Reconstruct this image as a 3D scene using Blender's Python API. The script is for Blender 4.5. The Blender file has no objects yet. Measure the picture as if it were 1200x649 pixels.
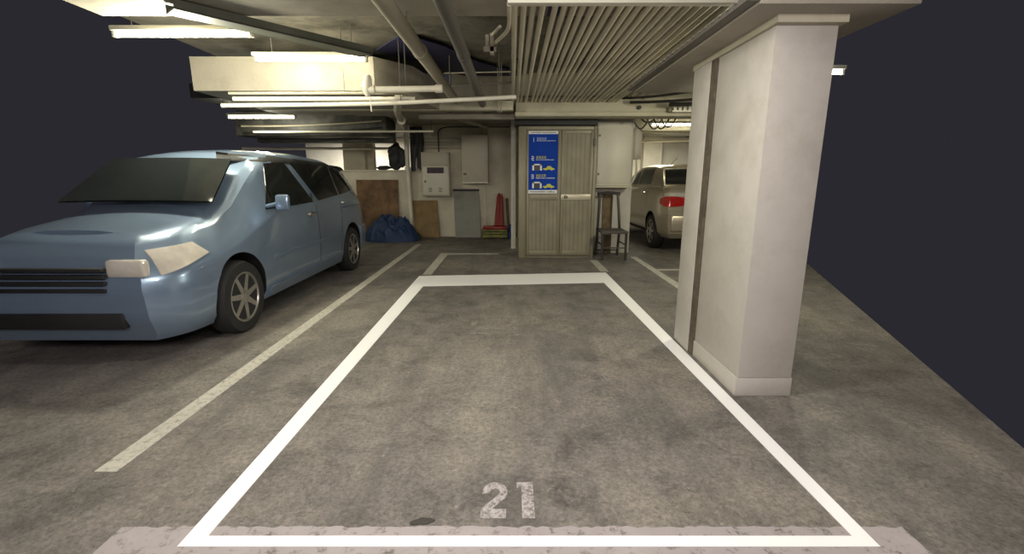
import bpy, bmesh, math, random
from mathutils import Vector, Matrix, noise
random.seed(7)
C = bpy.context.scene.collection
PI = math.pi
CAM = Vector((0, 0, 1.4)); PITCH = math.radians(12.07)

# ------------------------------------------------------------------ materials
def nodes(name):
    m = bpy.data.materials.new(name); m.use_nodes = True
    nt = m.node_tree; b = nt.nodes['Principled BSDF']
    return m, nt, b

def N(nt, t, **kw):
    n = nt.nodes.new(t)
    for k, v in kw.items():
        if k in n.inputs: n.inputs[k].default_value = v
        else: setattr(n, k, v)
    return n

def coords(nt, scale=(1, 1, 1)):
    tc = nt.nodes.new('ShaderNodeTexCoord'); mp = nt.nodes.new('ShaderNodeMapping')
    mp.inputs['Scale'].default_value = scale
    nt.links.new(tc.outputs['Object'], mp.inputs['Vector'])
    return mp.outputs['Vector']

def ramp(nt, fac, stops):
    r = nt.nodes.new('ShaderNodeValToRGB'); e = r.color_ramp.elements
    while len(e) < len(stops): e.new(0.5)
    for i, (p, c) in enumerate(stops):
        e[i].position = p; e[i].color = (c if len(c) == 4 else (*c, 1))
    nt.links.new(fac, r.inputs['Fac']); return r.outputs['Color']

def mix(nt, fac, a, b, mode='MIX'):
    m = nt.nodes.new('ShaderNodeMix'); m.data_type = 'RGBA'; m.blend_type = mode
    for sock, v in ((m.inputs['Factor'], fac), (m.inputs['A'], a), (m.inputs['B'], b)):
        pass
    ins = [m.inputs[0], m.inputs[6], m.inputs[7]]
    for s, v in zip(ins, (fac, a, b)):
        if isinstance(v, bpy.types.NodeSocket): nt.links.new(v, s)
        elif isinstance(v, (int, float)): s.default_value = v
        else: s.default_value = (*v, 1)
    return m.outputs[2]

def mat(name, col, rough=.6, metal=0, scale=4, var=.25, bump=0.0, bscale=30, stretch=(1, 1, 1), coat=0, dirt=None, dirt_amt=.5, dscale=2.0, spec=.5):
    m, nt, b = nodes(name)
    v = coords(nt, stretch)
    n1 = N(nt, 'ShaderNodeTexNoise', Scale=scale, Detail=6.0, Roughness=.6); nt.links.new(v, n1.inputs['Vector'])
    lo = tuple(c * (1 - var) for c in col); hi = tuple(min(1, c * (1 + var)) for c in col)
    out = ramp(nt, n1.outputs['Fac'], [(.3, lo), (.7, hi)])
    if dirt:
        n2 = N(nt, 'ShaderNodeTexNoise', Scale=dscale, Detail=8.0, Roughness=.7); nt.links.new(v, n2.inputs['Vector'])
        f = ramp(nt, n2.outputs['Fac'], [(.48, (0, 0, 0)), (.68, (dirt_amt,) * 3)])
        out = mix(nt, f, out, dirt)
    nt.links.new(out, b.inputs['Base Color'])
    b.inputs['Roughness'].default_value = rough; b.inputs['Metallic'].default_value = metal
    b.inputs['Coat Weight'].default_value = coat
    b.inputs['Specular IOR Level'].default_value = spec
    if bump:
        n3 = N(nt, 'ShaderNodeTexNoise', Scale=bscale, Detail=5.0); nt.links.new(v, n3.inputs['Vector'])
        bp = N(nt, 'ShaderNodeBump', Strength=bump, Distance=.01)
        nt.links.new(n3.outputs['Fac'], bp.inputs['Height']); nt.links.new(bp.outputs['Normal'], b.inputs['Normal'])
    return m

def concrete_colour(nt, v):
    big = N(nt, 'ShaderNodeTexNoise', Scale=.55, Detail=5.0, Roughness=.6, Distortion=.8); nt.links.new(v, big.inputs['Vector'])
    mid = N(nt, 'ShaderNodeTexNoise', Scale=3.5, Detail=9.0, Roughness=.72, Distortion=.4); nt.links.new(v, mid.inputs['Vector'])
    fine = N(nt, 'ShaderNodeTexNoise', Scale=48., Detail=8.0, Roughness=.8); nt.links.new(v, fine.inputs['Vector'])
    c = ramp(nt, big.outputs['Fac'], [(.33, (.140, .130, .120)), (.5, (.195, .180, .163)), (.68, (.235, .216, .184))])
    c2 = ramp(nt, mid.outputs['Fac'], [(.30, (.42, .41, .42)), (.5, (.98, .98, .98)), (.70, (1.32, 1.3, 1.26))])
    c = mix(nt, .85, c, c2, 'MULTIPLY')
    c3 = ramp(nt, fine.outputs['Fac'], [(.36, (.5, .5, .5)), (.52, (1, 1, 1)), (.68, (1.5, 1.48, 1.45))])
    c = mix(nt, .9, c, c3, 'MULTIPLY')
    # tyre rubber streaks running along the bay
    st = N(nt, 'ShaderNodeMapping'); st.inputs['Scale'].default_value = (2.2, .28, 1); nt.links.new(v, st.inputs['Vector'])
    sn = N(nt, 'ShaderNodeTexNoise', Scale=1.6, Detail=6.0, Roughness=.65); nt.links.new(st.outputs['Vector'], sn.inputs['Vector'])
    f = ramp(nt, sn.outputs['Fac'], [(.50, (0, 0, 0)), (.70, (.55, .55, .55))])
    c = mix(nt, f, c, (.085, .08, .078))
    # pale scuffs and specks
    sp = N(nt, 'ShaderNodeTexNoise', Scale=19., Detail=3.0, Roughness=.5); nt.links.new(v, sp.inputs['Vector'])
    f = ramp(nt, sp.outputs['Fac'], [(.71, (0, 0, 0)), (.76, (.45, .45, .45))])
    c = mix(nt, f, c, (.42, .39, .34))
    return c, mid, fine

def floor_mat():
    m, nt, b = nodes('worn_concrete_floor')
    v = coords(nt)
    c, mid, fine = concrete_colour(nt, v)
    nt.links.new(c, b.inputs['Base Color']); b.inputs['Roughness'].default_value = .72
    b.inputs['Specular IOR Level'].default_value = .35
    a = N(nt, 'ShaderNodeMath', operation='ADD'); nt.links.new(mid.outputs['Fac'], a.inputs[0]); nt.links.new(fine.outputs['Fac'], a.inputs[1])
    bp = N(nt, 'ShaderNodeBump', Strength=.35, Distance=.006)
    nt.links.new(a.outputs[0], bp.inputs['Height']); nt.links.new(bp.outputs['Normal'], b.inputs['Normal'])
    return m

def worn_paint(name, col, lo=.40, hi=.5, scale=26):
    m, nt, b = nodes(name)
    v = coords(nt)
    c, mid, fine = concrete_colour(nt, v)
    w = N(nt, 'ShaderNodeTexNoise', Scale=scale, Detail=8.0, Roughness=.75); nt.links.new(v, w.inputs['Vector'])
    f = ramp(nt, w.outputs['Fac'], [(lo, (0, 0, 0)), (hi, (1, 1, 1))])
    p = ramp(nt, mid.outputs['Fac'], [(.3, tuple(x * .8 for x in col)), (.7, col)])
    nt.links.new(mix(nt, f, c, p), b.inputs['Base Color']); b.inputs['Roughness'].default_value = .65
    return m

def emit(name, col, s):
    m, nt, b = nodes(name)
    b.inputs['Base Color'].default_value = (.9, .9, .9, 1)
    b.inputs['Emission Color'].default_value = (*col, 1); b.inputs['Emission Strength'].default_value = s
    return m

def flat(name, col, rough=.6, metal=0): return mat(name, col, rough, metal, var=.04, scale=8)

def bands(name, col, dark, scale, rough=.4, metal=.6, axis='X'):
    m, nt, b = nodes(name)
    v = coords(nt)
    w = N(nt, 'ShaderNodeTexWave', Scale=scale, Distortion=0.0); w.bands_direction = axis; nt.links.new(v, w.inputs['Vector'])
    n = N(nt, 'ShaderNodeTexNoise', Scale=3.0, Detail=4.0); nt.links.new(v, n.inputs['Vector'])
    c = ramp(nt, w.outputs['Fac'], [(.0, dark), (.5, col), (1, col)])
    d = ramp(nt, n.outputs['Fac'], [(.3, (.75, .73, .7)), (.7, (1.05, 1.05, 1.05))])
    nt.links.new(mix(nt, 1.0, c, d, 'MULTIPLY'), b.inputs['Base Color'])
    b.inputs['Roughness'].default_value = rough; b.inputs['Metallic'].default_value = metal
    bp = N(nt, 'ShaderNodeBump', Strength=.3, Distance=.004)
    nt.links.new(w.outputs['Fac'], bp.inputs['Height']); nt.links.new(bp.outputs['Normal'], b.inputs['Normal'])
    return m

M = dict(
    floor=floor_mat(),
    wall=mat('cream_painted_wall', (.60, .56, .44), .7, var=.08, dirt=(.30, .26, .18), dirt_amt=.5, dscale=1.4, bump=.15),
    wallw=mat('white_painted_column', (.66, .63, .56), .65, var=.05, dirt=(.42, .38, .30), dirt_amt=.4, dscale=1.8, bump=.1),
    pillar=mat('off_white_pillar_paint', (.50, .475, .43), .7, var=.06, dirt=(.34, .30, .24), dirt_amt=.45, dscale=2.2, bump=.12),
    slab=mat('raw_slab_concrete', (.20, .182, .145), .85, var=.45, scale=1.8, dirt=(.045, .045, .034), dirt_amt=.95, dscale=1.5, bump=.4, bscale=12),
    beam=mat('painted_beam_concrete', (.33, .30, .245), .75, var=.12, scale=1.5, dirt=(.16, .14, .10), dirt_amt=.6, dscale=1.2, bump=.2),
    beamc=mat('cream_beam_paint', (.50, .47, .35), .7, var=.1, scale=1.5, dirt=(.28, .25, .17), dirt_amt=.5, dscale=1.7, bump=.15),
    dark=mat('black_parts_and_shade', (.022, .022, .022), .6, var=.4),
    darkduct=mat('dark_sheet_duct', (.05, .05, .045), .5, var=.4, dirt=(.16, .15, .12), dirt_amt=.5),
    darksteel=mat('dark_steel_pipe', (.13, .12, .105), .5, var=.2, stretch=(1, .2, 1), dirt=(.06, .05, .04), dirt_amt=.4),
    pipe=mat('painted_steel_pipe', (.40, .37, .28), .45, var=.12, stretch=(1, .3, 1), dirt=(.2, .17, .12), dirt_amt=.5),
    conduit=mat('galvanised_conduit', (.66, .61, .47), .5, metal=0, var=.14, scale=3, stretch=(1, .25, 1), dirt=(.20, .17, .12), dirt_amt=.55),
    whitepipe=mat('white_pvc_pipe', (.72, .69, .58), .45, var=.06, dirt=(.35, .3, .22), dirt_amt=.35),
    boxpaint=mat('cream_enamel_metal', (.55, .51, .40), .42, var=.05, dirt=(.3, .26, .18), dirt_amt=.35),
    boxwhite=mat('white_enamel_metal', (.68, .65, .54), .42, var=.05, dirt=(.4, .36, .26), dirt_amt=.3),
    alu=mat('bronze_aluminium', (.235, .215, .148), .42, metal=.15, var=.08, stretch=(4, 4, .3)),
    alupanel=bands('ribbed_aluminium_panel', (.26, .24, .165), (.205, .188, .128), 4.2, .5, .1),
    lockplate=mat('pale_lock_plate', (.52, .48, .36), .35, metal=.3, var=.05),
    chrome=mat('chrome', (.8, .8, .8), .15, metal=1, var=.03),
    blue=mat('poster_blue', (.010, .052, .36), .75, var=.08, spec=.1),
    pwhite=flat('poster_white', (.75, .76, .76), .4), pyellow=flat('poster_yellow', (.55, .55, .06), .6),
    pcyan=flat('poster_pale_blue', (.35, .5, .7), .4), pdark=flat('poster_black', (.02, .02, .03), .4),
    chairmetal=mat('dark_chair_metal', (.035, .030, .028), .45, var=.3), chairseat=mat('charcoal_woven_seat', (.09, .08, .07), .8, var=.45, scale=60, bump=.4),
    plywood=mat('stained_plywood', (.17, .095, .042), .7, var=.4, scale=3.5, dirt=(.055, .026, .01), dirt_amt=.95, dscale=2.4),
    chip=mat('tan_chipboard', (.23, .155, .065), .75, var=.22, scale=5, dirt=(.12, .075, .03), dirt_amt=.4),
    greysheet=mat('grey_galvanised_sheet', (.27, .27, .235), .65, metal=0, var=.2, scale=4, dirt=(.22, .22, .19), dirt_amt=.6, dscale=4),
    tarp=mat('blue_tarpaulin', (.010, .036, .11), .6, var=.35, scale=6, bump=.2, bscale=14),
    navy=mat('navy_sheet', (.034, .033, .085), .6, var=.15, scale=3),
    red=mat('red_plastic', (.26, .025, .018), .45, var=.25), crate=mat('yellow_green_plastic', (.20, .19, .035), .55, var=.45, scale=12, dirt=(.05, .10, .03), dirt_amt=.8, dscale=9),
    bluebag=mat('blue_plastic', (.02, .05, .25), .5, var=.3), wood=mat('brown_wood', (.15, .09, .04), .7),
    vanpaint=mat('pale_blue_car_paint', (.20, .275, .385), .28, metal=.45, var=.04, scale=2, coat=.7),
    carpaint=mat('champagne_car_paint', (.46, .41, .31), .28, metal=.55, var=.04, scale=2, coat=.7),
    glass=mat('tinted_car_glass', (.012, .014, .014), .06, var=.1, spec=.6),
    glasspale=mat('pale_car_glass', (.12, .13, .12), .08, var=.2, spec=.6),
    rubber=mat('tyre_rubber', (.018, .018, .018), .75, var=.3), rim=mat('alloy_rim', (.42, .41, .38), .3, metal=.8, var=.1),
    trimblack=mat('black_car_trim', (.015, .015, .015), .5), tail=mat('red_tail_lamp', (.42, .015, .012), .15, var=.25, scale=20, coat=1), tailclear=mat('clear_tail_lamp', (.75, .70, .62), .12, metal=.3, coat=1),
    overlay=mat('white_overlay_line', (.94, .94, .94), .6, var=.01),
    oldline=worn_paint('worn_line_paint', (.56, .54, .47), .33, .5),
    kerbline=worn_paint('chipped_white_line_paint', (.40, .365, .37), .37, .47, 17),
    flake=worn_paint('faint_paint_scraps', (.34, .32, .28), .42, .62, 30),
    number=worn_paint('worn_number_paint', (.50, .465, .47), .40, .56, 42),
    crack=mat('bitumen_patch', (.05, .045, .042), .8), grout=mat('rusty_joint', (.10, .08, .055), .8, var=.4, scale=14),
    tube=emit('fluorescent_tube', (1.0, .93, .68), 75), batten=mat('white_lamp_batten', (.55, .55, .45), .5),
    tube2=emit('fluorescent_tube_far', (1.0, .93, .70), 22),
    cable=mat('black_cable', (.03, .028, .025), .6),
)

# ------------------------------------------------------------------ mesh builder
class MB:
    def __init__(s): s.v = []; s.f = []; s.mi = []
    def add(s, vs, fs, mi=0):
        k = len(s.v); s.v += [Vector(p) for p in vs]
        for f in fs: s.f.append([i + k for i in f]); s.mi.append(mi)
        return s
    def box(s, x0, x1, y0, y1, z0, z1, mi=0, bev=0.0):
        bm = bmesh.new(); bmesh.ops.create_cube(bm, size=1)
        for v in bm.verts:
            v.co = Vector(((x0 + x1) / 2 + v.co.x * (x1 - x0), (y0 + y1) / 2 + v.co.y * (y1 - y0), (z0 + z1) / 2 + v.co.z * (z1 - z0)))
        if bev: bmesh.ops.bevel(bm, geom=bm.edges[:], offset=bev, segments=2, profile=.5, affect='EDGES')
        s.bm(bm, mi); return s
    def bm(s, bm, mi=0, mtx=None):
        bm.verts.index_update()
        s.add([(mtx @ v.co if mtx else v.co.copy()) for v in bm.verts], [[v.index for v in f.verts] for f in bm.faces], mi); bm.free()
    def tube(s, pts, r, seg=12, mi=0, cap=True):
        pts = [Vector(p) for p in pts]; rings = []
        up = None
        for i, p in enumerate(pts):
            if i == 0: t = pts[1] - p
            elif i == len(pts) - 1: t = p - pts[-2]
            else: t = (pts[i + 1] - p).normalized() + (p - pts[i - 1]).normalized()
            t.normalize()
            if up is None: up = Vector((0, 0, 1)) if abs(t.z) < .9 else Vector((1, 0, 0))
            a = (up - t * up.dot(t)).normalized(); b = t.cross(a); up = a
            rr = r[i] if isinstance(r, (list, tuple)) else r
            rings.append([p + (a * math.cos(2 * PI * k / seg) + b * math.sin(2 * PI * k / seg)) * rr for k in range(seg)])
        vs = [q for R in rings for q in R]; fs = []
        for i in range(len(rings) - 1):
            for k in range(seg):
                a0 = i * seg + k; a1 = i * seg + (k + 1) % seg
                fs.append([a0, a1, a1 + seg, a0 + seg])
        if cap:
            fs.append(list(range(seg))[::-1]); fs.append([len(vs) - seg + k for k in range(seg)])
        s.add(vs, fs, mi); return s
    def prism(s, poly, z0, z1, mi=0):
        n = len(poly)
        vs = [(x, y, z0) for x, y in poly] + [(x, y, z1) for x, y in poly]
        fs = [list(range(n))[::-1], [n + i for i in range(n)]] + [[i, (i + 1) % n, n + (i + 1) % n, n + i] for i in range(n)]
        s.add(vs, fs, mi); return s
    def prism_y(s, poly, y0, y1, mi=0):
        n = len(poly)
        vs = [(x, y0, z) for x, z in poly] + [(x, y1, z) for x, z in poly]
        fs = [list(range(n)), [n + i for i in range(n)][::-1]] + [[(i + 1) % n, i, n + i, n + (i + 1) % n] for i in range(n)]
        s.add(vs, fs, mi); return s
    def lathe_x(s, prof, cx, cy, cz, seg=28, mi=0):
        """profile of (x offset, radius) turned round the X axis"""
        vs = []; fs = []
        for (dx, r) in prof:
            for k in range(seg):
                a = 2 * PI * k / seg; vs.append((cx + dx, cy + r * math.cos(a), cz + r * math.sin(a)))
        for i in range(len(prof) - 1):
            for k in range(seg):
                a0 = i * seg + k; a1 = i * seg + (k + 1) % seg
                fs.append([a0, a1, a1 + seg, a0 + seg])
        fs.append(list(range(seg))[::-1]); fs.append([len(vs) - seg + k for k in range(seg)])
        s.add(vs, fs, mi); return s
    def grid(s, rows, mi=0, close=False):
        n = len(rows[0]); vs = [p for r in rows for p in r]; fs = []
        for i in range(len(rows) - 1):
            for k in range(n - 1 if not close else n):
                a = i * n + k; b = i * n + (k + 1) % n
                fs.append([a, b, b + n, a + n])
        s.add(vs, fs, mi); return s
    def build(s, name, m, parent=None, smooth=35, origin=None):
        me = bpy.data.meshes.new(name)
        if origin is None and parent is None and s.v:
            xs = [p.x for p in s.v]; ys = [p.y for p in s.v]; zs = [p.z for p in s.v]
            origin = Vector(((min(xs) + max(xs)) / 2, (min(ys) + max(ys)) / 2, min(zs)))
        if parent is not None:
            q = parent; origin = Vector((0, 0, 0))
            while q: origin += q.location; q = q.parent
        me.from_pydata([tuple(p - origin) for p in s.v], [], s.f)
        for mm in (m if isinstance(m, (list, tuple)) else [m]): me.materials.append(mm)
        for p, mi in zip(me.polygons, s.mi): p.material_index = mi; p.use_smooth = True
        bm = bmesh.new(); bm.from_mesh(me); bmesh.ops.recalc_face_normals(bm, faces=bm.faces[:]); bm.to_mesh(me); bm.free()
        me.set_sharp_from_angle(angle=math.radians(smooth))
        o = bpy.data.objects.new(name, me); C.objects.link(o)
        if parent is not None: o.parent = parent
        else: o.location = origin
        return o

def tag(o, label, cat, group=None):
    o['label'] = label; o['category'] = cat
    if group: o['group'] = group
    return o
def thing(name, label, cat, loc, group=None):
    o = bpy.data.objects.new(name, None); C.objects.link(o); o.location = loc; o.empty_display_size = .2
    return tag(o, label, cat, group)
def struct(name, mb, m, parent=None, smooth=35):
    o = mb.build(name, m, parent, smooth)
    if parent is None: o['kind'] = 'structure'
    return o
def bend(pts, n=6, r=.12):
    """round the corners of a polyline"""
    pts = [Vector(p) for p in pts]; out = [pts[0]]
    for i in range(1, len(pts) - 1):
        a = (pts[i - 1] - pts[i]); b = (pts[i + 1] - pts[i]); d = min(r, a.length * .45, b.length * .45)
        p0 = pts[i] + a.normalized() * d; p2 = pts[i] + b.normalized() * d
        for k in range(n + 1):
            t = k / n; out.append(p0 * (1 - t) ** 2 + pts[i] * 2 * t * (1 - t) + p2 * t * t)
    out.append(pts[-1]); return out
def sag(a, b, d, n=12):
    a = Vector(a); b = Vector(b)
    return [a.lerp(b, i / n) - Vector((0, 0, d * 4 * (i / n) * (1 - i / n))) for i in range(n + 1)]

# ------------------------------------------------------------------ the setting
mb = MB().prism([(-2.2, 1.2), (2.3, 1.2), (5.2, 8.2), (5.2, 13.8), (7, 17), (-7, 17), (-7, 11.2), (-4.6, 8.4), (-4.6, 3.0)], -.2, 0); struct('floor', mb, M['floor'])
struct('ceiling', MB().box(-4.2, 3.7, 3.0, 8.2, 3.1, 3.3), M['slab'])
# lower slab over the back of the garage
struct('trim_1', MB().box(-3.1, 5.2, 8.2, 16.4, 2.62, 2.9), M['beam'])
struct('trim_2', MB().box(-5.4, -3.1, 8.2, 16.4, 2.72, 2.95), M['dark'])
# cross beam close to the camera
struct('trim_3', MB().box(-3.4, 2.1, 3.05, 4.2, 2.72, 3.1), M['beam'])
# cross beam at the left, behind the fluorescent lamp
b = MB(); b.prism([(-3.9, 6.0), (-1.68, 6.0), (-1.30, 6.5), (-1.02, 8.2), (-3.9, 8.2)], 2.45, 2.84); struct('trim_4', b, M['beam'])
# step down of the slab (cream band)
struct('trim_5', MB().box(-1.0, 3.7, 8.12, 8.2, 2.62, 3.1), M['beamc'])
# beam over the cabinet, two stepped faces
b = MB().box(.06, 4.3, 7.75, 8.05, 2.44, 2.66, bev=.01).box(.05, 4.3, 7.70, 8.08, 2.37, 2.435, bev=.01); struct('trim_6', b, M['beamc'])
# longitudinal beam above the right pillar
b = MB().box(1.27, 2.1, 2.6, 5.1, 2.275, 2.33, bev=.006); struct('trim_7', b, M['beam'])
struct('shadow_block', MB().box(.05, 1.48, 8.3, 8.7, 2.30, 2.62), M['dark'])  # black block put in for the shadow gap above the cabinet
struct('trim_8', MB().box(1.45, 1.84, 2.75, 3.95, 2.235, 2.275), M['beamc'])
# right pillar: far block, joint, near panel with kerb
b = MB().box(1.447, 1.83, 3.60, 3.92, 0, 2.235, bev=.008); wr = struct('wall_right', b, M['pillar'])
b = MB().box(1.470, 1.82, 2.8, 3.52, .13, 2.235, bev=.004).box(1.460, 1.83, 2.8, 3.52, 0, .128, bev=.006); struct('wall_right.001', b, M['pillar'])
b = MB().box(1.452, 1.82, 3.522, 3.598, 0, 2.235); struct('trim_9', b, M['grout'])
# back wall
b = MB().box(-2.42, .6, 11.32, 11.5, 0, 2.62); struct('wall_back', b, M['wall'])
b = MB().box(-5.6, -2.42, 11.32, 11.5, 0, 1.56, bev=.006).box(-5.6, -2.42, 11.29, 11.52, 1.56, 1.60, bev=.005); struct('wall_back.001', b, M['wall'])
b = MB().box(-7, 7, 16.2, 16.4, 0, 2.72); struct('wall_far', b, M['wallw'])
b = MB().box(-4.62, -4.02, 13.0, 13.5, 0, 2.72, bev=.01).box(-4.02, -3.85, 13.2, 13.45, 0, 2.72); struct('trim_11', b, M['wall'])
b = MB().box(2.3, 6.3, 14.6, 14.8, 0, 2.62).box(3.95, 4.5, 14.3, 14.6, 0, 2.62); struct('wall_far.001', b, M['wallw'])
# column behind the chair
b = MB().box(1.50, 2.235, 8.76, 9.5, 0, 2.62, bev=.008); struct('trim_12', b, M['wallw'])
# wall end between the back bay and the cabinet
b = MB().box(-.02, .075, 9.3, 11.32, 0, 2.62, bev=.01); struct('wall_middle', b, M['wallw'])
b = MB().box(2.3, 5.2, 9.9, 10.2, 2.36, 2.62, bev=.01); struct('trim_13', b, M['beamc'])

# ------------------------------------------------------------------ paint on the floor
def floor_poly(name, polys, m, label, cat='floor marking', z=.002, group=None):
    b = MB()
    for p in polys: b.prism(p, .0004, z)
    return tag(b.build(name, m), label, cat, group)
# overlay graphic around the bay, added as four floor bands meeting at corners
OUT = [(-1.30, 1.531), (-2.6, 1.531)]
far_in = [(-1.178, 5.95), (1.26, 6.16)]; far_out = [(-1.36, 6.60), (1.425, 6.86)]
near_in = [(-1.215, 1.585), (1.36, 1.585)]; near_out = [(-1.300, 1.531), (1.43, 1.531)]
floor_poly('parking_bay_outline', [
    [near_out[0], near_in[0], far_in[0], far_out[0]],
    [far_out[0], far_in[0], far_in[1], far_out[1]],
    [far_out[1], far_in[1], near_in[1], near_out[1]],
    [near_in[0], near_out[0], near_out[1], near_in[1]]], M['overlay'],
    'bright white overlay outline framing the empty parking bay', z=.004)
b = []
random.seed(3)
top = [(x / 40, 1.636 + random.uniform(-.006, .006)) for x in range(-64, 65)]
floor_poly('parking_line', [[(p[0], 1.40), (q[0], 1.40), q, p] for p, q in zip(top, top[1:])], M['kerbline'], 'wide chipped greyish white line across the floor nearest the camera')
floor_poly('parking_line', [[(-2.04, 2.0), (-1.93, 2.0), (-1.97, 10.0), (-2.08, 10.0)]], M['oldline'], 'long worn white line on the floor beside the blue van')
floor_poly('parking_line', [[(-1.33, 6.7), (-1.20, 6.7), (-1.21, 8.72), (-1.36, 8.72)], [(-1.21, 8.56), (-.25, 8.60), (-.25, 8.68), (-1.21, 8.72)]], M['oldline'], 'worn white corner line on the floor between outline and grey leaning sheet')
floor_poly('parking_line', [[(1.36, 6.95), (1.49, 6.95), (1.49, 7.95), (1.36, 7.95)]], M['oldline'], 'short worn white line on the floor in front of the chair')
floor_poly('parking_line', [[(2.15, 4.0), (2.28, 4.0), (2.27, 8.3), (2.16, 8.3)], [(2.28, 7.02), (3.3, 7.05), (3.3, 7.17), (2.28, 7.14)]], M['oldline'], 'worn white bay line with side branch running towards the silver car')
# painted number
num = thing('bay_number', 'worn white stencilled number 21 on the floor', 'floor marking', (-.02, 1.8, 0))
def digit(x0, w, y0, h, polys, parent, lab):
    b = MB()
    for p in polys: b.prism([(x0 + u * w, y0 + t * h) for u, t in p], .0004, .002)
    o = b.build('painted_digit', M['number'], parent); return o
two = []
for k in range(10):
    a0 = math.radians(190 - k * 23); a1 = math.radians(190 - (k + 1) * 23)
    cx, cy = .5, .70
    def q(a, rx, ry): return (cx + rx * math.cos(a), cy + ry * math.sin(a))
    two.append([q(a0, .5, .30), q(a1, .5, .30), q(a1, .20, .10), q(a0, .20, .10)])
two.append([(.883, .507), (.653, .636), (0, .24), (.42, .24)])
two.append([(0, 0), (.95, 0), (.95, .239), (0, .239)])
digit(-.135, .115, 1.685, .235, two, num, '')
digit(.022, .075, 1.685, .235, [[(.28, 0), (1, 0), (1, 1), (.28, 1)], [(0, .82), (.279, .82), (.279, 1), (0, 1)]], num, '')
# ghost of an older marking, flakes of paint, a pothole patch
def blob(cx, cy, rx, ry, n=14, j=.3, seed=0):
    random.seed(seed)
    return [(cx + rx * math.cos(2 * PI * k / n) * random.uniform(1 - j, 1 + j), cy + ry * math.sin(2 * PI * k / n) * random.uniform(1 - j, 1 + j)) for k in range(n)]
pr = thing('paint_remnant', 'faint scraps of an old painted number in the middle of the bay', 'floor marking', (-.16, 4.2, 0))
for k, (x, y, rx, ry) in enumerate(((-.37, 4.36, .035, .07), (-.36, 4.06, .03, .04), (-.19, 4.20, .08, .05), (-.28, 4.06, .07, .02), (.02, 4.40, .045, .06), (.03, 4.2, .03, .06), (.05, 4.02, .03, .03))):
    MB().prism(blob(x, y, rx, ry, seed=k + 1), .0004, .002).build('paint_flake', M['flake'], pr)
floor_poly('floor_pit', [blob(-.372, 1.665, .045, .022, seed=11)], M['crack'], 'small dark chipped pit beside the wide line near the camera', 'hole', z=.0035)

# ------------------------------------------------------------------ cabinet with poster
cab = thing('storage_cabinet', 'tall bronze aluminium storage cabinet with two ribbed doors under the beam', 'cabinet', (.8, 8.6, 0))
X0, X1, YF, ZT = .115, 1.455, 8.17, 2.27
b = MB().box(X0, X0 + .13, YF, 9.0, 0, ZT, bev=.012).box(X1 - .055, X1, YF, 9.0, 0, ZT, bev=.008).box(X0 + .13, X1 - .055, YF + .02, 9.0, ZT - .06, ZT, bev=.005)
b.box(X0 + .13, X1 - .055, YF + .05, 9.0, .0, .05).box(X0 + .13, X1 - .055, 8.95, 9.0, .05, ZT - .06)
b.build('body', M['alu'], cab)
def leaf(x0, x1, parent):
    d = MB(); y0, y1 = YF - .004, YF + .034; s = .05
    d.box(x0, x0 + s, y0, y1, .055, ZT - .065, bev=.004).box(x1 - s, x1, y0, y1, .055, ZT - .065, bev=.004)
    for z0, z1 in ((.055, .13), (1.03, 1.125), (ZT - .125, ZT - .065)): d.box(x0 + s, x1 - s, y0, y1, z0, z1, bev=.004)
    o = d.build('door', M['alu'], parent)
    MB().box(x0 + s - .003, x1 - s + .003, YF + .012, YF + .024, .12, 1.04).box(x0 + s - .003, x1 - s + .003, YF + .012, YF + .024, 1.115, ZT - .12).build('ribbed_panel', M['alupanel'], o)
    return o
xm = .845
leaf(X0 + .135, xm - .003, cab); dr = leaf(xm + .003, X1 - .06, cab)
b = MB().box(xm + .01, X1 - .085, YF - .012, YF - .004, 1.03, 1.13, bev=.003); b.build('lock_plate', M['lockplate'], dr)
b = MB(); b.tube([(xm + .085, YF - .01, 1.085), (xm + .085, YF - .04, 1.085), (xm + .085, YF - .045, 1.085), (xm + .085, YF - .07, 1.085), (xm + .085, YF - .085, 1.085)], [.03, .016, .027, .03, .012], 20); b.build('knob', M['chrome'], dr)
for z in (.3, 2.0): MB().tube([(X1 - .052, YF - .012, z - .07), (X1 - .052, YF - .012, z + .07)], .01, 10).box(X1 - .075, X1 - .02, YF - .008, YF, z - .06, z + .06).build('hinge', M['darksteel'], cab)

ps = thing('poster', 'blue instruction poster with three numbered steps on left cabinet door', 'poster', (.53, 8.16, 1.15))
PX0, PX1, PZ0, PZ1 = .285, .785, 1.145, 2.185
yp = YF - .0055
MB().box(PX0, PX1, yp, YF - .004, PZ0, PZ1).build('sheet', M['blue'], ps)
def mark(name, m, quads, parent=ps, dy=.0012):
    b = MB()
    for (u0, u1, w0, w1) in quads:
        b.box(PX0 + u0 * (PX1 - PX0), PX0 + u1 * (PX1 - PX0), yp - dy, yp - .0002, PZ1 - w1 * (PZ1 - PZ0), PZ1 - w0 * (PZ1 - PZ0))
    return b.build(name, m, parent)
mark('header_strip', M['pwhite'], [(0, 1, 0, .045)]); mark('footer_strip', M['pwhite'], [(0, 1, .945, 1)])
def textrow(u0, u1, w0, w1, n, seed, cjk=False):
    random.seed(seed); out = []; step = (u1 - u0) / n
    for k in range(n):
        a = u0 + k * step
        if cjk:   # small squarish character: frame strokes
            out += [(a, a + step * .8, w0, w0 + (w1 - w0) * .2), (a + step * .3, a + step * .45, w0, w1), (a, a + step * .8, w0 + (w1 - w0) * .5, w0 + (w1 - w0) * .68), (a, a + step * .8, w1 - (w1 - w0) * .16, w1)]
        else:
            out += [(a, a + step * random.uniform(.5, .8), w0 + (w1 - w0) * random.choice((0, 0, .25)), w1)]
    return out
for q in (textrow(.06, .94, .014, .030, 26, 1), textrow(.06, .60, .962, .982, 18, 2), textrow(.64, .92, .958, .984, 9, 3)): mark('strip_lettering', M['pdark'], q, dy=.002)
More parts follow.
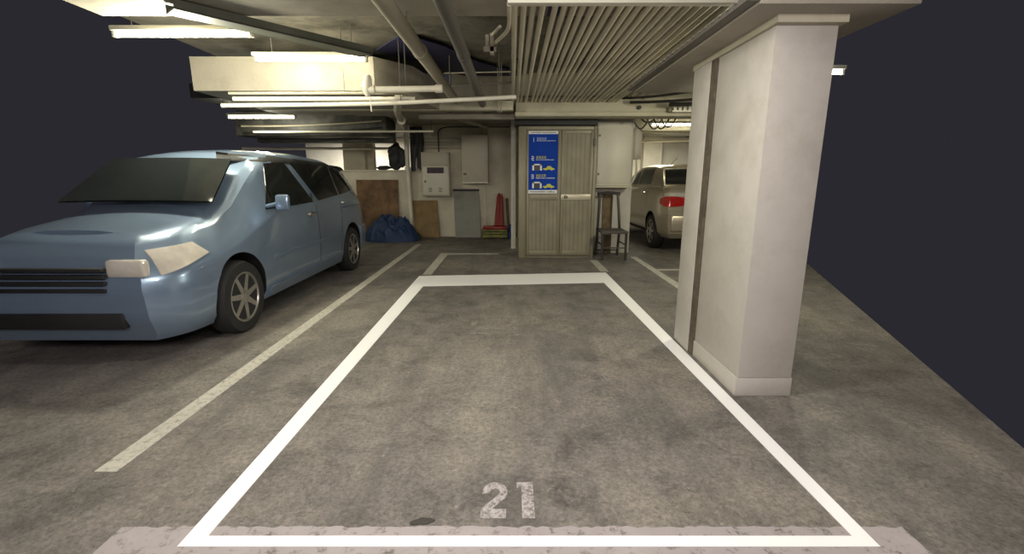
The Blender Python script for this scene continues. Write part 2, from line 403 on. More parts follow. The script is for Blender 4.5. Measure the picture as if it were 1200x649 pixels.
seg = {'1': 'bc', '2': 'abged', '3': 'abgcd'}
def numeral(ch, u, w, U=.085, W=.07):
    t = .022; q = []
    for s_ in seg[ch]:
        q.append({'a': (u, u + U, w, w + t * .55), 'g': (u, u + U, w + W / 2 - t * .27, w + W / 2 + t * .27), 'd': (u, u + U, w + W - t * .55, w + W),
                  'b': (u + U - t, u + U, w, w + W / 2), 'c': (u + U - t, u + U, w + W / 2, w + W), 'e': (u, u + t, w + W / 2, w + W), 'f': (u, u + t, w, w + W / 2)}[s_])
    return q
for ch, w in (('1', .10), ('2', .395), ('3', .69)):
    mark('numeral', M['pcyan' if ch == '1' else 'pwhite'], numeral(ch, .10, w))
for q in (textrow(.26, .62, .395, .435, 4, 5, True), textrow(.26, .62, .69, .73, 4, 6, True)): mark('heading_lettering', M['pyellow'], q)
mark('heading_lettering', M['pcyan'], textrow(.28, .62, .10, .135, 4, 8, True))
for q in (textrow(.26, .88, .447, .460, 22, 7), textrow(.26, .92, .742, .756, 24, 9), textrow(.28, .92, .146, .157, 22, 10)): mark('caption_lettering', M['pwhite'], q)
for w in (.52, .81):
    mark('gate_icon', M['pwhite'], [(.13, .46, w, w + .022), (.13, .19, w, w + .105), (.40, .46, w, w + .105)])
    mark('gate_icon_opening', M['pdark'], [(.19, .40, w + .022, w + .105)])
    bx0 = PX0 + .50 * (PX1 - PX0); bw = .40 * (PX1 - PX0); zz = PZ1 - (w + .105) * (PZ1 - PZ0)
    prof = [(0, .02), (.02, .045), (.28, .055), (.38, .095), (.62, .10), (.82, .055), (1, .045), (1, .018), (.86, .018), (.80, .0), (.70, .0), (.64, .018), (.34, .018), (.28, .0), (.18, .0), (.12, .018)]
    MB().prism_y([(bx0 + u * bw, zz + z * .75) for u, z in prof], yp - .0012, yp - .0002).build('car_icon', M['pyellow'], ps)

# ------------------------------------------------------------------ boxes on column, chair, board
eb = thing('electrical_box', 'large white wall box on the column right of the cabinet', 'electrical box', (1.83, 8.6, 1.26))
MB().box(1.50, 2.135, 8.47, 8.757, 1.27, 2.33, bev=.008).build('body', M['boxwhite'], eb)
MB().box(1.515, 2.12, 8.45, 8.468, 1.32, 2.31, bev=.005).build('door', M['boxwhite'], eb)
for z in (1.46, 2.12): MB().box(1.53, 1.56, 8.44, 8.45, z, z + .035).build('latch', M['darksteel'], eb)
MB().box(1.49, 2.145, 8.45, 8.757, 1.235, 1.268, bev=.004).build('drip_tray', M['boxpaint'], eb)
eb2 = thing('junction_box', 'narrow cream junction box on the column corner above the silver car', 'electrical box', (2.3, 8.85, 1.74))
MB().box(2.238, 2.385, 8.78, 9.05, 1.75, 2.33, bev=.006).build('body', M['boxpaint'], eb2)
MB().box(2.25, 2.372, 8.768, 8.782, 1.77, 2.31, bev=.003).build('cover', M['boxpaint'], eb2)
tag(MB().tube(bend([(2.30, 8.80, 1.75), (2.30, 8.72, 1.50), (2.20, 8.715, 1.27), (1.9, 8.715, 1.205), (1.50, 8.715, 1.19)], 6, .1), .017, 10).build('bent_conduit', M['whitepipe']), 'thin white conduit bending under the large white wall box', 'pipe')
tag(MB().box(1.70, 1.885, 8.725, 8.75, .0, 1.13, bev=.004).build('stained_board', mat('brown_stained_card', (.19, .14, .075), .8, var=.3, scale=6, dirt=(.06, .035, .02), dirt_amt=.8, dscale=7)), 'brown stained narrow board behind the chair back', 'board')

ch = thing('chair', 'dark metal chair with charcoal seat in front of the white column', 'chair', (1.76, 8.2, 0))
cy0, cy1 = 7.93, 8.40
for nm, x, y, top in (('leg', 1.565, cy0, .47), ('leg', 1.975, cy0, .47)):
    MB().tube([(x, y, 0), (x, y + .01, top)], .023, 10).build('leg', M['chairmetal'], ch)
for x, xt in ((1.565, 1.60), (1.965, 1.925)):
    MB().tube([(x - .01, 8.50, 0), (x, cy1 + .03, .47), ((x + xt) / 2, 8.46, .8), (xt, 8.52, 1.12)], .023, 10).build('leg', M['chairmetal'], ch)
MB().box(1.535, 2.005, cy0 - .03, cy1 + .03, .465, .515, bev=.018).build('seat', M['chairseat'], ch)
b = MB().tube([(1.56, 8.512, 1.125), (1.66, 8.525, 1.14), (1.76, 8.53, 1.145), (1.86, 8.525, 1.14), (1.965, 8.512, 1.125)], .026, 10); b.build('top_rail', M['chairmetal'], ch)
for p, q in (((1.565, cy0, .22), (1.975, cy0, .22)), ((1.565, cy0, .27), (1.56, 8.47, .27)), ((1.975, cy0, .27), (1.965, 8.47, .27)), ((1.56, 8.48, .10), (1.965, 8.48, .10))):
    MB().tube([p, q], .012, 8).build('stretcher', M['chairmetal'], ch)

# ------------------------------------------------------------------ back wall objects
def lean(name, x0, x1, z1, ybase, m, label, cat, th=.02, skew=0.0):
    b = MB(); yt = 11.315 - th
    vs = []
    for (x, z, s) in ((x0, 0, 0), (x1, 0, 0), (x1 + skew, z1, 1), (x0 + skew, z1, 1)):
        y = ybase + (yt - ybase) * s
        vs.append((x, y, z)); 
    vs2 = [(x, y + th * .98, z) for x, y, z in vs]
    b.add(vs + vs2, [[0, 1, 2, 3], [7, 6, 5, 4], [0, 4, 5, 1], [1, 5, 6, 2], [2, 6, 7, 3], [3, 7, 4, 0]])
    return tag(b.build(name, m), label, cat)
lean('plywood_board', -3.74, -2.74, 1.37, 11.2, M['plywood'], 'large dark stained plywood board against the low wall behind the blue tarp', 'board')
lean('chipboard_panel', -2.365, -1.76, .88, 11.14, M['chip'], 'small tan chipboard panel leaning below the meter box', 'board', skew=-.05)
gs = lean('grey_sheet', -1.37, -.76, 1.11, 11.14, M['greysheet'], 'tall grey metal sheet with black top edge leaning on back wall', 'metal sheet', skew=-.04)
MB().box(-1.42, -.79, 11.27, 11.318, 1.10, 1.15).build('top_edge', M['dark'], gs)

mbx = thing('meter_box', 'cream metal meter box with small dark window on the back wall', 'electrical box', (-1.8, 11.2, .97))
MB().box(-2.125, -1.47, 11.10, 11.318, .99, 2.0, bev=.008).build('body', M['boxpaint'], mbx)
MB().box(-2.10, -1.495, 11.08, 11.098, 1.02, 1.68, bev=.005).build('door', M['boxwhite'], mbx)
MB().box(-2.10, -1.495, 11.085, 11.098, 1.69, 1.985, bev=.005).build('upper_cover', M['boxpaint'], mbx)
MB().box(-1.99, -1.60, 11.068, 11.082, 1.52, 1.65, bev=.003).build('window', mat('meter_window', (.06, .04, .06), .6, var=.6, scale=14), mbx)
for x in (-1.93, -1.69):
    v = MB()
    for k in range(4): v.box(x - .04, x + .04, 11.072, 11.082, 1.09 + k * .028, 1.102 + k * .028)
    v.build('vent', M['darksteel'], mbx)
MB().box(-2.06, -2.03, 11.062, 11.082, 1.31, 1.35).build('latch', M['darksteel'], mbx)
bx = thing('wall_cupboard', 'plain cream metal wall cupboard high on the back wall', 'electrical box', (-.87, 11.2, 1.3))
MB().box(-1.17, -.555, 11.02, 11.318, 1.30, 2.38, bev=.008).build('body', M['boxpaint'], bx)
MB().box(-1.155, -.57, 11.0, 11.018, 1.33, 2.365, bev=.006).build('door', M['boxpaint'], bx)
MB().box(-1.13, -1.06, 10.985, 11.0, 1.48, 1.52, bev=.003).build('latch', M['darksteel'], bx)
MB().box(-1.165, -.56, 11.0, 11.02, 1.285, 1.325).build('lower_rail', M['boxwhite'], bx)

# blue tarp heap
def heap(cx, cy, rx, ry, h, seed, n=80, skx=0.0):
    rows = []
    for i in range(n + 1):
        r = []
        for k in range(n + 1):
            u = i / n * 2 - 1; w = k / n * 2 - 1
            # squircle map to disc
            x = u * math.sqrt(1 - w * w / 2); y = w * math.sqrt(1 - u * u / 2)
            d = math.sqrt(x * x + y * y)
            prof = (1 - d ** 2.2) ** .75 if d < 1 else 0
            p = Vector((x * 2.3, y * 2.3, seed))
            f = 1 + .30 * noise.noise(p) + .22 * noise.noise(p * 2.7) - .30 * abs(noise.noise(p * 1.9 + Vector((4, 2, 0)))) + .14 * abs(noise.noise(p * 5))
            edge = 1 + .14 * noise.noise(Vector((math.atan2(y, x) * 1.4, seed, d)))
            fold = .045 * abs(noise.noise(Vector((x * 5 + y * 2, y * 3 - x, seed + 3)))) + .03 * math.sin(x * 14 + 3 * noise.noise(p * 1.5)) * prof
            z = max(.0, h * prof * f * (1 - skx * x)) + fold * (.3 + .7 * prof)
            r.append((cx + x * rx * edge, cy + y * ry * edge, max(.004, z)))
        rows.append(r)
    base = [[(p[0], p[1], .001) for p in r] for r in rows]
    b = MB(); b.grid(rows); return b
hb = heap(-2.76, 10.62, .66, .44, .56, 7.7, skx=.12)
tag(hb.build('tarpaulin', M['tarp'], smooth=60), 'crumpled dark blue tarp heaped on the floor behind the van', 'tarp')

# red and yellow crate group
cr = thing('plastic_crate', 'low yellow green plastic crate on floor at foot of back wall', 'crate', (-.36, 11.05, 0))
b = MB(); x0, x1, y0, y1 = -.70, -.10, 10.86, 11.22
b.box(x0, x1, y0, y1, .03, .05)
for z0, z1 in ((.05, .09), (.125, .15), (.185, .215)):
    b.box(x0, x1, y0, y0 + .02, z0, z1).box(x0, x1, y1 - .02, y1, z0, z1).box(x0, x0 + .02, y0, y1, z0, z1).box(x1 - .02, x1, y0, y1, z0, z1)
for k in range(9):
    x = x0 + .01 + k * (x1 - x0 - .04) / 8; b.box(x, x + .022, y0 + .002, y0 + .018, .05, .2).box(x, x + .022, y1 - .018, y1 - .002, .05, .2)
b.build('crate_body', M['crate'], cr)
for x in (-.55, -.40, -.22):
    MB().lathe_x([(-.02, .03), (.02, .03)], x, 10.90, .03, 14).build('caster', M['rubber'], cr)
tag(MB().box(-.69, -.13, 10.87, 11.2, .218, .29, bev=.02).box(-.67, -.45, 10.855, 10.93, .25, .31, bev=.02).build('red_pad', M['red']), 'dark red flat pad lying on the yellow green crate', 'pad')
for k, (x, t, s) in enumerate(((-.385, -.335, 0), (-.33, -.305, .02), (-.28, -.27, -.03), (-.235, -.25, 0))):
    o = thing('red_barrier_pole', ('leftmost', 'second', 'third', 'rightmost')[k] + ' of four red plastic poles leaning above the crate', 'pole', (x, 11.07, .292), 'red poles above the crate')
    MB().tube([(x, 11.05, .292), (t, 11.24, .98 + s)], [.042, .03], 12).build('shaft', M['red'], o)
    MB().tube([(t, 11.24, .98 + s), (t + .002, 11.255, 1.04 + s)], [.018, .012], 10).build('tip', M['red'], o)
tag(MB().tube([(-.075, 11.25, 0.004), (-.13, 11.285, .93)], [.02, .032], 10).build('wooden_stick', M['wood']), 'brown wooden stick leaning right of the red poles', 'stick')
bb = MB(); bm = bmesh.new(); bmesh.ops.create_icosphere(bm, subdivisions=3, radius=1)
for v in bm.verts:
    f = 1 + .18 * noise.noise(v.co * 2.1 + Vector((3, 1, 0))); v.co = Vector((v.co.x * .06 * f - .03, v.co.y * .10 * f + 11.0, v.co.z * .14 * f + .20))
bb.bm(bm)
tag(bb.box(-.095, -.03, 10.9, 11.12, 0, .16, bev=.02).build('blue_bag', M['bluebag'], smooth=60), 'small blue plastic bag standing right of the crate', 'bag')

# white rain pipe in front of low wall
dp = thing('down_pipe', 'white vertical drain pipe standing where low wall meets tall wall', 'pipe', (-2.46, 11.2, 0))
MB().tube([(-2.47, 11.2, 2.6), (-2.465, 11.2, 1.6), (-2.43, 11.2, .30)], .055, 14).build('pipe', M['whitepipe'], dp)
MB().tube(bend([(-2.43, 11.2, .34), (-2.43, 11.2, .12), (-2.33, 11.12, .06)], 6, .1), .062, 14).build('pipe_shoe', M['whitepipe'], dp)
MB().tube([(-2.466, 11.2, 1.56), (-2.466, 11.2, 1.66)], .07, 14).build('collar', M['whitepipe'], dp)
tag(MB().tube([(-2.27, 11.24, 2.6), (-2.27, 11.24, 1.62)], .03, 10).build('wall_conduit', M['pipe']), 'short grey vertical conduit left of the meter box', 'pipe')
tag(MB().tube([(-.64, 11.3, 1.27), (-.64, 11.3, .02)], .012, 8).build('thin_conduit', M['whitepipe']), 'thin white conduit dropping from plain wall cupboard to the floor', 'pipe')
for k, z in enumerate((2.10, 2.17, 2.24, 2.31)):
    tag(MB().tube([(-2.1, 11.28, z), (-1.17, 11.28, z)], .02, 10).build('wall_conduit', M['pipe']), ('lowest', 'second lowest', 'second highest', 'topmost')[k] + ' of four level conduits above the meter box', 'pipe', 'level conduits above the meter box')
tag(MB().tube(bend([(-1.72, 11.2, 2.0), (-1.72, 11.2, 2.50), (-1.55, 11.2, 2.57), (-.05, 11.2, 2.57)], 8, .12), .014, 8).build('bent_cable', M['cable']), 'black cable rising from meter box and bending along the ceiling', 'cable')
# black bundles hanging over the low wall
def lump(name, cx, cy, z0, rx, ry, rz, seed, m, label, cat):
    b = MB(); bm = bmesh.new(); bmesh.ops.create_icosphere(bm, subdivisions=4, radius=1)
    for v in bm.verts:
        f = 1 + .28 * noise.noise(v.co * 1.6 + Vector((seed, 0, 0))) + .1 * noise.noise(v.co * 5 + Vector((0, seed, 0)))
        z = v.co.z * rz * f + rz
        v.co = Vector((cx + v.co.x * rx * f, cy + v.co.y * ry * f, z0 + max(0, z)))
    b.bm(bm); return tag(b.build(name, m, smooth=60), label, cat)
lump('black_bag', -2.76, 11.40, 1.60, .22, .10, .30, 1.0, M['dark'], 'tall black cloth bundle standing on the low wall left of drain pipe', 'bag')
lump('black_bag', -3.08, 11.40, 1.60, .17, .09, .05, 5.0, M['dark'], 'flat black bundle lying on top of the low wall', 'bag')
b = MB(); rows = []
for i in range(13):
    t = i / 12; r = []
    for k in range(9):
        u = k / 8; r.append((-2.39 + (u * .28) * (1 + .15 * math.sin(t * 5)), 11.22 + .03 * math.sin(u * 9 + t * 2), 2.58 - t * (.98 + .05 * math.sin(u * 7))))
    rows.append(r)
rows2 = [[(x, y + .03, z) for x, y, z in r] for r in rows]
b.grid(rows).grid(rows2)
tag(b.build('black_cloth', M['dark'], smooth=60), 'black cloth hanging from ceiling beside the white drain pipe', 'cloth')

# ------------------------------------------------------------------ ceiling services
# conduit bank over the cabinet
NC = 24
ords = ['first', 'second', 'third', 'fourth', 'fifth', 'sixth', 'seventh', 'eighth', 'ninth', 'tenth', 'eleventh', 'twelfth', 'thirteenth', 'fourteenth', 'fifteenth', 'sixteenth', 'seventeenth', 'eighteenth', 'nineteenth', 'twentieth', 'twenty-first', 'twenty-second', 'twenty-third', 'twenty-fourth']
proto = MB().tube([(0, 3.44, 2.60), (0, 5.6, 2.60), (0, 7.90, 2.60)], .0225, 12).build('ceiling_conduit', M['conduit'], origin=Vector((0, 3.45, 2.6)))
xs = [.085 + .0665 * k for k in range(NC)]
xs = [x + (.025 if k >= 3 else 0) + (.018 if k >= 17 else 0) for k, x in enumerate(xs)]
for k, x in enumerate(xs):
    o = proto if k == 0 else proto.copy()
    if k: C.objects.link(o)
    o.location = (x, 3.45, 2.60 + .004 * math.sin(k * 2.3)); o.rotation_euler = (0, 0, .002 * math.sin(k * 1.7))
    tag(o, f'{ords[k]} pipe from the left in the bank of parallel ceiling pipes', 'pipe', 'bank of parallel ceiling pipes')
ch1 = thing('support_channel', 'pale cross channel holding the near ends of the ceiling pipe bank', 'bracket', (.8, 3.5, 2.53))
MB().box(-.03, 1.95, 3.37, 3.44, 2.540, 2.576, bev=.004).build('channel', M['whitepipe'], ch1)
for x in (.0, .8, 1.7): MB().tube([(x + .035, 3.40, 2.57), (x + .035, 3.40, 2.73)], .006, 8).build('hanger_rod', M['darksteel'], ch1)
for j, (y, lb) in enumerate(((5.3, 'thin dark cross bar above the middle of the pipe bank'), (7.55, 'thin dark cross bar above the far end of the pipe bank'))):
    o = thing('cross_bar', lb, 'bracket', (.85, y, 2.63))
    MB().box(.0, 1.85, y - .025, y + .025, 2.63, 2.65).build('bar', M['darksteel'], o)
    for x in (.05, 1.8): MB().tube([(x, y, 2.65), (x, y, 3.1)], .006, 8).build('hanger_rod', M['darksteel'], o)
# big pipes running along the garage
def bigpipe(name, x, y0, y1, z, r, m, label):
    o = thing(name, label, 'pipe', (x, y0, z))
    MB().tube([(x, y0, z), (x, y1, z)], r, 20).build('pipe', m, o)
    for y in (y0 + 1.75, y1 - 1.2): MB().tube([(x, y - .04, z), (x, y + .04, z)], r * 1.12, 20).build('coupling', m, o)
    for y in (y0 + 1.2, y1 - .5): MB().tube([(x, y, z + r * .9), (x, y, 3.1 if y > 4.3 else 2.72)], .007, 8).build('hanger_rod', M['darksteel'], o)
    return o
bigpipe('ceiling_pipe', -.86, 2.9, 7.3, 2.56, .062, M['pipe'], 'thick beige pipe crossing the blue ceiling sheet, left of the dark one')
bigpipe('ceiling_pipe', -.455, 2.9, 9.2, 2.53, .055, M['darksteel'], 'thick dark grey pipe running into the depth near the middle')
bigpipe('ceiling_pipe', .020, 3.2, 8.3, 2.60, .024, M['conduit'], 'slim single pipe just left of the parallel pipe bank')
# sprinkler branch
sp = thing('sprinkler_branch', 'short bent pipe branch with bracket left of the parallel pipes', 'pipe', (-.1, 4.2, 2.6))
MB().tube(bend([(-.02, 3.42, 2.55), (-.02, 4.0, 2.56), (-.16, 4.75, 2.66)], 8, .25), .016, 10).build('pipe', M['conduit'], sp)
MB().tube([(-.10, 4.2, 2.64), (-.19, 4.72, 2.72)], .013, 10).build('pipe', M['conduit'], sp)
MB().box(-.27, -.15, 4.72, 4.76, 2.58, 2.62).box(-.21, -.17, 4.72, 4.80, 2.56, 2.74, bev=.003).box(-.25, -.22, 4.70, 4.74, 2.62, 2.72).build('bracket', M['pipe'], sp)
# navy sheet under the slab
pts = [(-1.80, 6.57), (-1.38, 5.99), (-1.21, 5.92), (-.87, 6.36), (-.49, 7.17), (.07, 7.84), (.07, 8.10), (-.57, 8.10), (-.83, 8.0), (-1.25, 7.30), (-1.62, 6.86)]
tag(MB().prism([(.285, 3.5), (.43, 3.5), (.43, 4.15), (.285, 4.15)], 2.70, 2.7195).build('blue_strip', M['navy']), 'narrow navy strip seen through the gap between the parallel ceiling pipes', 'sheet')
tag(MB().prism(pts, 3.045, 3.06).build('blue_sheet', M['navy']), 'dark navy sheet fixed flat under the raw ceiling slab', 'sheet')
# lamp at the left
lp = thing('tube_lamp', 'bright fluorescent tube lamp under the ceiling at the left', 'lamp', (-2.2, 5.6, 2.7))
LY = 5.6
MB().box(-2.92, -1.62, LY - .04, LY + .04, 2.745, 2.785, bev=.006).build('batten', M['batten'], lp)
MB().tube([(-2.86, LY, 2.715), (-1.66, LY, 2.715)], .019, 14).build('tube', M['tube'], lp)
for x in (-2.88, -1.645): MB().box(x - .015, x + .015, LY - .02, LY + .02, 2.69, 2.75, bev=.003).build('lamp_holder', M['batten'], lp)
for x in (-2.7, -1.8): MB().tube([(x, LY, 2.78), (x, LY, 3.1)], .005, 8).build('hanger_rod', M['darksteel'], lp)
# slanted tray behind the lamp
tr = MB(); A = Vector((-2.6, 3.85, 2.64)); Bv = Vector((-1.50, 5.15, 2.64)); d = (Bv - A).normalized(); s_ = Vector((-d.y, d.x, 0)) * .10
for off, h0, h1 in ((0, 0, .012), (1, 0, .07), (-1, 0, .07)):
    if off == 0: q = [A - s_, A + s_, Bv + s_, Bv - s_]
    else: q = [A + s_ * off, A + s_ * off * .9, Bv + s_ * off * .9, Bv + s_ * off]
    tr.add([p + Vector((0, 0, h0)) for p in q] + [p + Vector((0, 0, h1)) for p in q], [[0, 1, 2, 3], [7, 6, 5, 4], [0, 4, 5, 1], [1, 5, 6, 2], [2, 6, 7, 3], [3, 7, 4, 0]])
tag(tr.build('cable_tray', mat('green_grey_tray', (.085, .09, .065), .6, var=.2)), 'green grey cable tray slanting above the tube lamp', 'cable tray')
# pipes across, lit by the lamp
def cross(name, pts, r, m, label, cat='pipe', seg=12, group=None, rr=.1, hang=()):
    o = tag(MB().tube(bend(pts, 6, rr), r, seg).build(name, m), label, cat, group)
    for x, y, z0, z1 in hang: MB().tube([(x, y, z0), (x, y, z1)], .005, 6).build('hanger_rod', M['darksteel'], o)
    return o
cross('cross_pipe', [(-3.3, 5.7, 2.37), (-1.2, 5.7, 2.37)], .016, M['pipe'], 'slim upper cross pipe at the left below the tube lamp', hang=((-1.95, 5.7, 2.38, 3.1),))
cross('cross_pipe', [(-3.3, 5.78, 2.32), (-1.15, 5.78, 2.32)], .026, M['whitepipe'], 'middle cross pipe at the left ending near the white valve', hang=((-1.25, 5.78, 2.34, 3.1),))
cross('cross_pipe', [(-3.4, 5.7, 2.235), (-1.6, 5.7, 2.25), (.05, 5.7, 2.33)], .024, M['whitepipe'], 'long bright lowest cross pipe reaching the parallel pipe bank', rr=.5, hang=((-1.3, 5.7, 2.28, 3.1), (-.15, 5.7, 2.34, 3.1)))
vp = thing('valve_pipe', 'bright cream cross pipe with white valve hanging at its left end', 'pipe', (-1.6, 5.6, 2.3))
MB().tube([(-1.56, 5.5, 2.375), (-.80, 5.5, 2.385)], .034, 14).build('pipe', M['whitepipe'], vp)
MB().tube([(-1.62, 5.5, 2.30), (-1.63, 5.5, 2.35), (-1.625, 5.5, 2.42), (-1.61, 5.5, 2.50), (-1.60, 5.5, 2.53)], [.02, .05, .055, .042, .02], 14).tube([(-1.63, 5.5, 2.37), (-1.54, 5.5, 2.375)], .045, 14).build('valve', M['whitepipe'], vp)
MB().tube([(-1.69, 5.5, 2.41), (-1.63, 5.5, 2.41)], .02, 12).build('valve_knob', M['whitepipe'], vp)
MB().tube([(-1.60, 5.5, 2.31), (-1.59, 5.5, 2.14)], .008, 8).build('drain_tube', M['whitepipe'], vp)
MB().tube([(-.86, 5.5, 2.385), (-.78, 5.5, 2.385)], .045, 14).build('end_coupling', M['whitepipe'], vp)
# long flat duct behind
b = MB().box(-3.9, .02, 7.55, 7.72, 2.44, 2.58, bev=.01); tag(b.build('flat_duct', M['beamc']), 'long flat cream duct crossing below the slab step', 'duct')
b = MB().box(-1.55, .04, 8.0, 8.12, 2.36, 2.44, bev=.01); tag(b.build('flat_duct', M['beam']), 'short lower grey duct ending beside the beam over the cabinet', 'duct')
cross('cross_pipe', [(-1.4, 6.8, 2.62), (.05, 6.8, 2.70)], .011, M['darksteel'], 'thin dark rod crossing behind both thick pipes', hang=((-1.1, 6.8, 2.63, 3.1), (-.02, 6.8, 2.7, 3.1)))
cross('cross_pipe', [(-.95, 6.9, 2.84), (.05, 6.9, 2.86)], .008, M['pipe'], 'thin pale rod right under the navy ceiling sheet')
cross('slanted_pipe', [(-1.28, 8.3, 2.50), (-.60, 10.9, 2.52), (-.60, 11.2, 2.40)], .02, M['pipe'], 'left slim pipe running back towards the plain wall cupboard')
cross('slanted_pipe', [(-1.12, 8.3, 2.50), (-.53, 10.9, 2.52)], .02, M['pipe'], 'right slim pipe running back towards the plain wall cupboard')
cross('drain_pipe', [(-1.45, 6.25, 2.41), (-1.75, 7.4, 2.40), (-2.1, 9.2, 2.43), (-2.46, 11.1, 2.52)], .055, M['pipe'], 'thick sloping drain pipe leading back to the white down pipe', rr=.2)
tag(MB().tube([(-1.93, 8.45, 2.40), (-1.98, 8.65, 2.41)], .075, 14).build('pipe_socket', M['whitepipe']), 'bright white pipe socket on the sloping drain pipe', 'pipe')
cross('cross_pipe', [(-5, 9.3, 2.28), (-1.52, 9.3, 2.29)], .02, M['whitepipe'], 'slim pale cross pipe in front of the dark ducts at back left', hang=((-1.56, 9.3, 2.3, 2.62),))
o = thing('rod_hanger', 'pair of thin hanger rods between the dark pipe and the pipe bank', 'bracket', (-.2, 7.6, 2.4))
for x in (-.22, -.19, -.16): MB().tube([(x, 7.5, 2.40), (x, 7.5, 3.1)], .005, 6).build('rod', M['pipe'], o)
# dark ducts at back left
tag(MB().box(-5.6, -2.52, 9.7, 10.3, 2.24, 2.72, bev=.05).build('dark_duct', M['darkduct']), 'large black duct under the ceiling at the back left', 'duct')
tag(MB().box(-5.6, -2.6, 10.5, 10.8, 2.17, 2.72, bev=.04).build('dark_duct', M['darkduct']), 'smaller black duct behind and below the large one', 'duct')
for k, (z, y, dz) in enumerate(((2.30, 9.66, .05), (2.42, 9.62, .03), (2.21, 10.44, .04))):
    tag(MB().tube(sag((-5.4, y, z), (-2.6, y, z + .1), dz), .018, 8).build('slack_cable', M['pipe' if k == 1 else 'cable']), ('black cable sagging along bottom of the large black duct', 'grey cable sagging across the face of the large black duct', 'black cable sagging in front of the smaller black duct')[k], 'cable')
cross('cross_pipe', [(-7, 12.4, 2.16), (-3.05, 12.4, 2.16), (-3.0, 12.4, 1.62)], .035, M['whitepipe'], 'white pipe bending down beyond the low wall', rr=.15)
# right hand side: cables and pipes between the bank and the pillar
cross('cross_pipe', [(1.62, 5.35, 2.42), (3.2, 5.35, 2.42)], .018, M['cable'], 'dark upper cross pipe right of the parallel pipe bank', hang=((1.75, 5.35, 2.43, 3.1),))
cross('cross_pipe', [(1.55, 5.65, 2.40), (3.2, 5.65, 2.40)], .022, M['pipe'], 'beige cross pipe right of the parallel pipe bank', hang=((1.75, 5.65, 2.42, 3.1),))
tag(MB().tube(sag((1.72, 7.6, 2.62), (2.5, 5.2, 2.42), .04), .016, 8).build('slack_cable', M['cable']), 'black cable running from the beam to the pillar, uppermost', 'cable')
tag(MB().tube(sag((1.85, 7.6, 2.56), (3.0, 5.7, 2.40), .03), .02, 8).build('slack_cable', M['cable']), 'black cable running from the beam to the pillar, below the upper one', 'cable')
tag(MB().tube(sag((2.4, 7.4, 2.50), (3.3, 6.3, 2.42), .02), .03, 8).build('slack_cable', M['cable']), 'short thick black cable near the perforated tray', 'cable')
b = MB(); 
b.box(1.52, 3.6, 5.9, 7.65, 2.70, 2.74); tag(b.build('flat_duct', M['beam']), 'wide flat beige duct right of the parallel pipe bank', 'duct')
tr2 = MB()
for k in range(9): tr2.box(2.5 + k * .075, 2.5 + k * .075 + .045, 7.50, 7.54, 2.43, 2.49)
tr2.box(2.48, 3.2, 7.50, 7.54, 2.405, 2.43).box(2.48, 3.2, 7.50, 7.54, 2.49, 2.51)
tag(tr2.build('perforated_tray', M['boxwhite']), 'bright perforated metal strip on beam above the silver car', 'bracket')
tag(MB().tube([(2.02, 7.69, 2.5), (2.02, 7.75, 2.5)], .03, 14).build('beam_plug', M['dark']), 'round black plug in the face of the cream beam', 'plug')
tray = MB()
tray.box(1.20, 1.27, 2.6, 5.1, 2.29, 2.305)
for k in range(24): tray.box(1.205, 1.255, 2.65 + k * .1, 2.71 + k * .1, 2.305, 2.325)
tag(tray.build('slotted_rail', M['darksteel']), 'slotted metal rail along the edge of the right hand beam', 'bracket')
for k in range(3):
    tag(MB().tube([(1.80 + .1 * k, 3.2, 2.64 - .02 * k), (1.80 + .1 * k, 7.5, 2.64 - .02 * k)], .02, 8).build('side_conduit', M['pipe']), ('left', 'middle', 'right')[k] + ' one of three pipes above the right hand beam', 'pipe', 'pipes above the right hand beam')
# tangle behind the beam at right + far lamp
for k in range(5):
    random.seed(20 + k)
    x = 2.06 + .12 * k
    cc = ('leftmost', 'second', 'middle', 'fourth', 'rightmost')[k]
    tag(MB().tube(sag((x, 8.3, 2.45), (x + .35, 8.5, 2.46), random.uniform(.08, .22)), .013, 8).build('looped_cable', M['cable' if k % 2 else 'chrome']), cc + ' cable loop in the tangle under the beam above the silver car', 'cable', 'cable tangle above the silver car')
lf = thing('tube_lamp', 'distant fluorescent lamp above the silver car', 'lamp', (3.6, 9.6, 2.4))
MB().box(2.75, 4.1, 9.56, 9.64, 2.47, 2.51, bev=.005).build('batten', M['batten'], lf)
MB().tube([(2.8, 9.6, 2.445), (4.05, 9.6, 2.445)], .017, 12).build('tube', M['tube2'], lf)
for x in (2.9, 3.9): MB().tube([(x, 9.6, 2.5), (x, 9.6, 2.62)], .006, 8).build('hanger_rod', M['darksteel'], lf)
cross('cross_pipe', [(2.236, 9.3, 2.22), (5, 9.3, 2.22)], .025, M['pipe'], 'beige cross pipe below the distant lamp')
cross('cross_pipe', [(2.3, 11.5, 2.25), (5, 11.5, 2.31)], .03, M['whitepipe'], 'pale cross pipe far behind the silver car roof', hang=((3.0, 11.5, 2.28, 2.62),))

# ------------------------------------------------------------------ vehicles
def interp(tab, x):
    if x <= tab[0][0]: return tab[0][1]
    for (a, va), (b_, vb) in zip(tab, tab[1:]):
        if x <= b_:
            t = (x - a) / (b_ - a); return va + (vb - va) * t
    return tab[-1][1]

def boolean_cut(o, cutters):
    for c in cutters:
        md = o.modifiers.new('cut', 'BOOLEAN'); md.object = c; md.operation = 'DIFFERENCE'; md.solver = 'EXACT'
    dg = bpy.context.evaluated_depsgraph_get(); dg.update()
    me = bpy.data.meshes.new_from_object(o.evaluated_get(dg)); o.modifiers.clear(); o.data = me
    for c in cutters: bpy.data.objects.remove(c)

